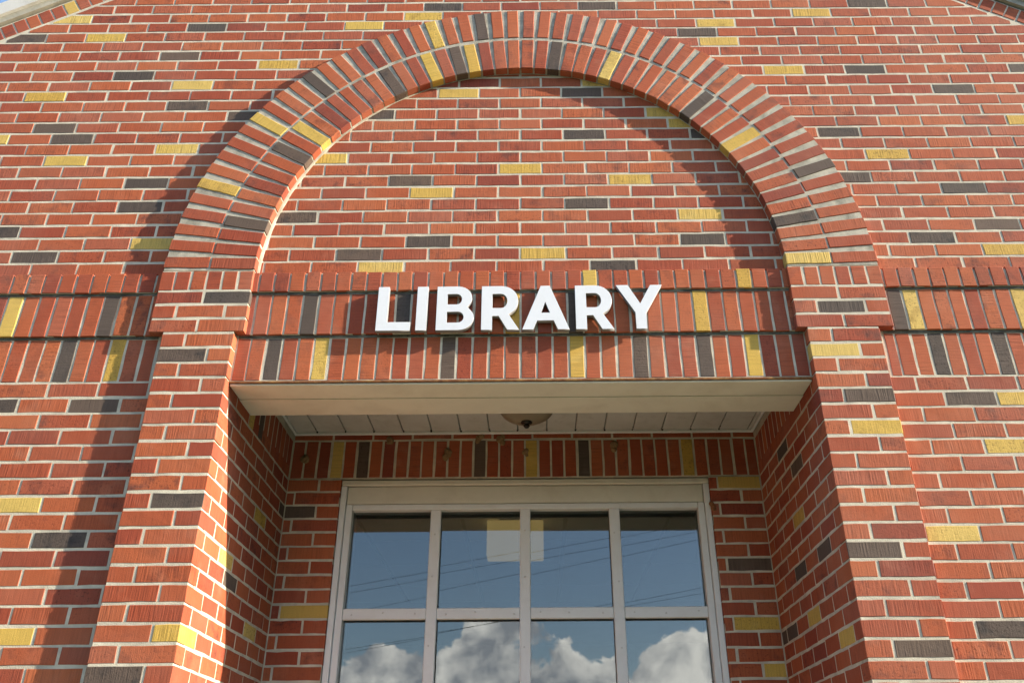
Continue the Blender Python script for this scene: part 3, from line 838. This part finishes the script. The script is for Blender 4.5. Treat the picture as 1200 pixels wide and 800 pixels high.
gL = [[(0, 0), (0.142, 0), (0.142, AR), (ST, AR), (ST, CH), (0, CH)]]
gI = [[(0, 0), (ST, 0), (ST, CH), (0, CH)]]
def ellb(cx, w, z0, z1, n=12):
    zc = (z0+z1)/2; return [(cx+(w-cx)*math.sin(PI*i/n), zc-(z1-z0)/2*math.cos(PI*i/n)) for i in range(n+1)]
gB_out = [(0, 0)] + ellb(0.093, 0.156, 0, 0.1165)[:9] + [(0.128, 0.1105)] + [p for p in ellb(0.088, 0.147, 0.097, CH) if p[1] > 0.122] + [(0, CH)]
gB = [gB_out, [(0.044, 0.036)] + ellb(0.090, 0.1135, 0.036, 0.0875, 8) + [(0.044, 0.0875)], [(0.044, 0.123)] + ellb(0.083, 0.1045, 0.123, 0.1735, 8) + [(0.044, 0.1735)]]
def gR():
    out = [(0, 0), (ST, 0), (ST, 0.0655), (0.072, 0.0655), (0.108, 0), (0.157, 0), (0.113, 0.074)]
    out += [p for p in ellb(0.083, 0.153, 0.0655, CH, 16) if p[1] > 0.084] + [(0, CH)]
    return [out, [(ST, 0.104)] + ellb(0.082, 0.1075, 0.104, 0.1725, 10) + [(ST, 0.1725)]]
gA = [[(0, 0), (0.0465, 0), (0.0625, 0.0425), (0.1305, 0.0425), (0.1475, 0), (0.1955, 0), (0.1165, CH), (0.0785, CH)], [(0.0785, 0.080), (0.1155, 0.080), (0.097, 0.131)]]
gY = [[(0, CH), (0.0505, CH), (0.0985, 0.121), (0.145, CH), (0.194, CH), (0.120, 0.076), (0.120, 0), (0.0755, 0), (0.0755, 0.078)]]
ZL = 0.2045
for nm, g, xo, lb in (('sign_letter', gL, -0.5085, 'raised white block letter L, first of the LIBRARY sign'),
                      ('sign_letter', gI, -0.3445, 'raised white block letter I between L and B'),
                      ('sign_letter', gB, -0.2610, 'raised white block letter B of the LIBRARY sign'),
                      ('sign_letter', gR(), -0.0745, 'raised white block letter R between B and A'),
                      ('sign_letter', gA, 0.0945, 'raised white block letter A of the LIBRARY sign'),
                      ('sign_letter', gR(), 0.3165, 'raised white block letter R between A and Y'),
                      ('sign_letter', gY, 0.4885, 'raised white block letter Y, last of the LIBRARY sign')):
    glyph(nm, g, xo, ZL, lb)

# ------------------------------------------------------------------ porch lamp
lx, ly = 0.105, 0.63
lamp = tag(empty('ceiling_light', (lx, ly, CZ)), 'frosted dome light with dark finial under the porch ceiling', 'ceiling light')
def lathe(name, prof, mat, parent, n=32):
    bm = bmesh.new(); rows = [[bm.verts.new((r*math.cos(2*PI*i/n), r*math.sin(2*PI*i/n), z)) for i in range(n)] if r > 1e-6 else [bm.verts.new((0, 0, z))] for r, z in prof]
    for a, b in zip(rows, rows[1:]):
        for i in range(n):
            q = [a[i % len(a)], a[(i+1) % len(a)], b[(i+1) % len(b)], b[i % len(b)]]
            u = []; [u.append(x) for x in q if x not in u]
            if len(u) > 2: bm.faces.new(u)
    return bm_obj(name, bm, mat, parent, True)
lathe('rim', [(0.02, 0), (0.139, 0), (0.142, -0.012), (0.134, -0.02), (0.02, -0.02)], 'bronze', lamp)
lathe('dome', [(0.132, -0.018)] + [(0.132*math.cos(a), -0.02-0.075*math.sin(a)) for a in [i*PI/2/9 for i in range(10)]][:-1] + [(0.0, -0.095)], 'dome', lamp)
lathe('finial', [(0.0, -0.090), (0.026, -0.093), (0.027, -0.099), (0.012, -0.103), (0.011, -0.108), (0.016, -0.113), (0.010, -0.122), (0.0, -0.126)], 'bronze', lamp, 16)

# box lamp hanging inside the room
bx = tag(empty('box_lamp', (0.015, 2.26, RCZ)), 'pale yellow box lamp seen through the middle of the window', 'lamp')
boxes('shade', [(-0.178, 0.178, -0.06, 0.10, -0.235, -0.012)], 'lampbox', bx, 0.006)
boxes('mounting_plate', [(-0.10, 0.17, -0.05, 0.09, -0.0115, -0.001)], 'bronze', bx)

# mud nests stuck to the shaded bricks
for i, (x, z) in enumerate(NEST):
    bm = bmesh.new(); r5 = random.Random(20+i)
    for q in range(5):
        s = r5.uniform(0.008, 0.017)
        bmesh.ops.create_icosphere(bm, subdivisions=2, radius=s, matrix=Matrix.Translation((r5.uniform(-0.012, 0.012), -0.002, r5.uniform(-0.02, 0.02))) @ Matrix.Diagonal((1, 0.5, 1.2, 1)))
    for v in bm.verts: v.co += Vector([r5.uniform(-0.0015, 0.0015) for _ in range(3)])
    o = bm_obj('mud_nest', bm, 'mud'); o.location = (x, YB, z)
    tag(o, ['tan mud nest in the corner by the left porch wall', 'tan mud nest near the ceiling above the left window panes', 'tan mud nest midway up the bricks above the second pane column', 'tan mud nest near the ceiling, just left of the dome light', 'tan mud nest near the ceiling, under the dome light', 'tan mud nest beside the yellow soldier brick under the dome light', 'rightmost tan mud nest above the window, right of the dome light'][i], 'mud nest', 'mud nests above the window')

# ------------------------------------------------------------------ wires across the street, mirrored in the glass
WIRES = [((-3.54, 2.40), (-2.05, 2.66), 'highest of two close wires mirrored in the upper left panes'), ((-3.53, 2.27), (-2.09, 2.51), 'lower of two close wires mirrored in the upper left panes'),
         ((-1.73, 2.24), (1.66, 2.94), 'wire mirrored across the two upper middle panes'), ((1.95, 2.09), (3.51, 2.38), 'wire mirrored low in the upper right pane'),
         ((-3.62, 1.17), (-1.99, 1.41), 'wire mirrored against the cloud in the lower left panes')]
for (xa, za), (xb, zb), lb in WIRES:
    k = (zb-za)/(xb-xa); bm = bmesh.new(); pr = []
    n = 26
    for i in range(n+1):
        x = -16+42*i/n; z = za+k*(x-xa)+0.0012*((x-xa)*(x-xb))
        pr.append([bm.verts.new((x, -12+0.0034*math.cos(a), z+0.0034*math.sin(a))) for a in [j*PI/3 for j in range(6)]])
    for a, b in zip(pr, pr[1:]):
        for j in range(6): bm.faces.new((a[j], a[(j+1) % 6], b[(j+1) % 6], b[j]))
    tag(bm_obj('overhead_wire', bm, 'cable', None, True), 'thin black overhead ' + lb, 'wire', 'overhead wires mirrored in the window')

# ------------------------------------------------------------------ added unseen trees behind the camera, keeping low sky light out of the porch
rt = random.Random(31); V, F = [], []
spots = [(-78+6.2*i+rt.uniform(-2, 2), -46+rt.uniform(-4, 4), rt.uniform(4.6, 6.4), rt.uniform(3.2, 4.8), 420) for i in range(26)]
for sx in (-1, 1):
    for i in range(7): spots.append((sx*(12.5+5.6*i+rt.uniform(-0.8, 0.8)), -22+1.2*i+rt.uniform(-1.5, 1.5), rt.uniform(13.5, 17.0), rt.uniform(4.2, 5.2), 1500))
for tx, ty, hh, rr, cnt in spots:
    for k in range(cnt):
        u = Vector((rt.gauss(0, 1), rt.gauss(0, 1), rt.gauss(0, 1))).normalized()*(rt.random()**0.45)
        c_ = Vector((tx+u.x*rr, ty+u.y*rr, GZ+hh*0.52+u.z*hh*0.48)); a = Vector((rt.gauss(0, 1), rt.gauss(0, 1), rt.gauss(0, 1))).normalized(); b = a.orthogonal().normalized()
        s_ = rt.uniform(0.28, 0.6)*(1.6 if cnt > 1000 else 1.0); n0 = len(V)
        V += [tuple(c_+a*s_), tuple(c_+b*s_*0.7), tuple(c_-a*s_), tuple(c_-b*s_*0.7)]; F.append((n0, n0+1, n0+2, n0+3))
me = bpy.data.meshes.new('sky_blocker_trees'); me.from_pydata(V, [], F); me.materials.append(M['leaf'])
tag(link('sky_blocker_trees', me), 'added unseen trees shutting low sky light out of the porch, tall on both sides of a gap', 'trees', kind='stuff')
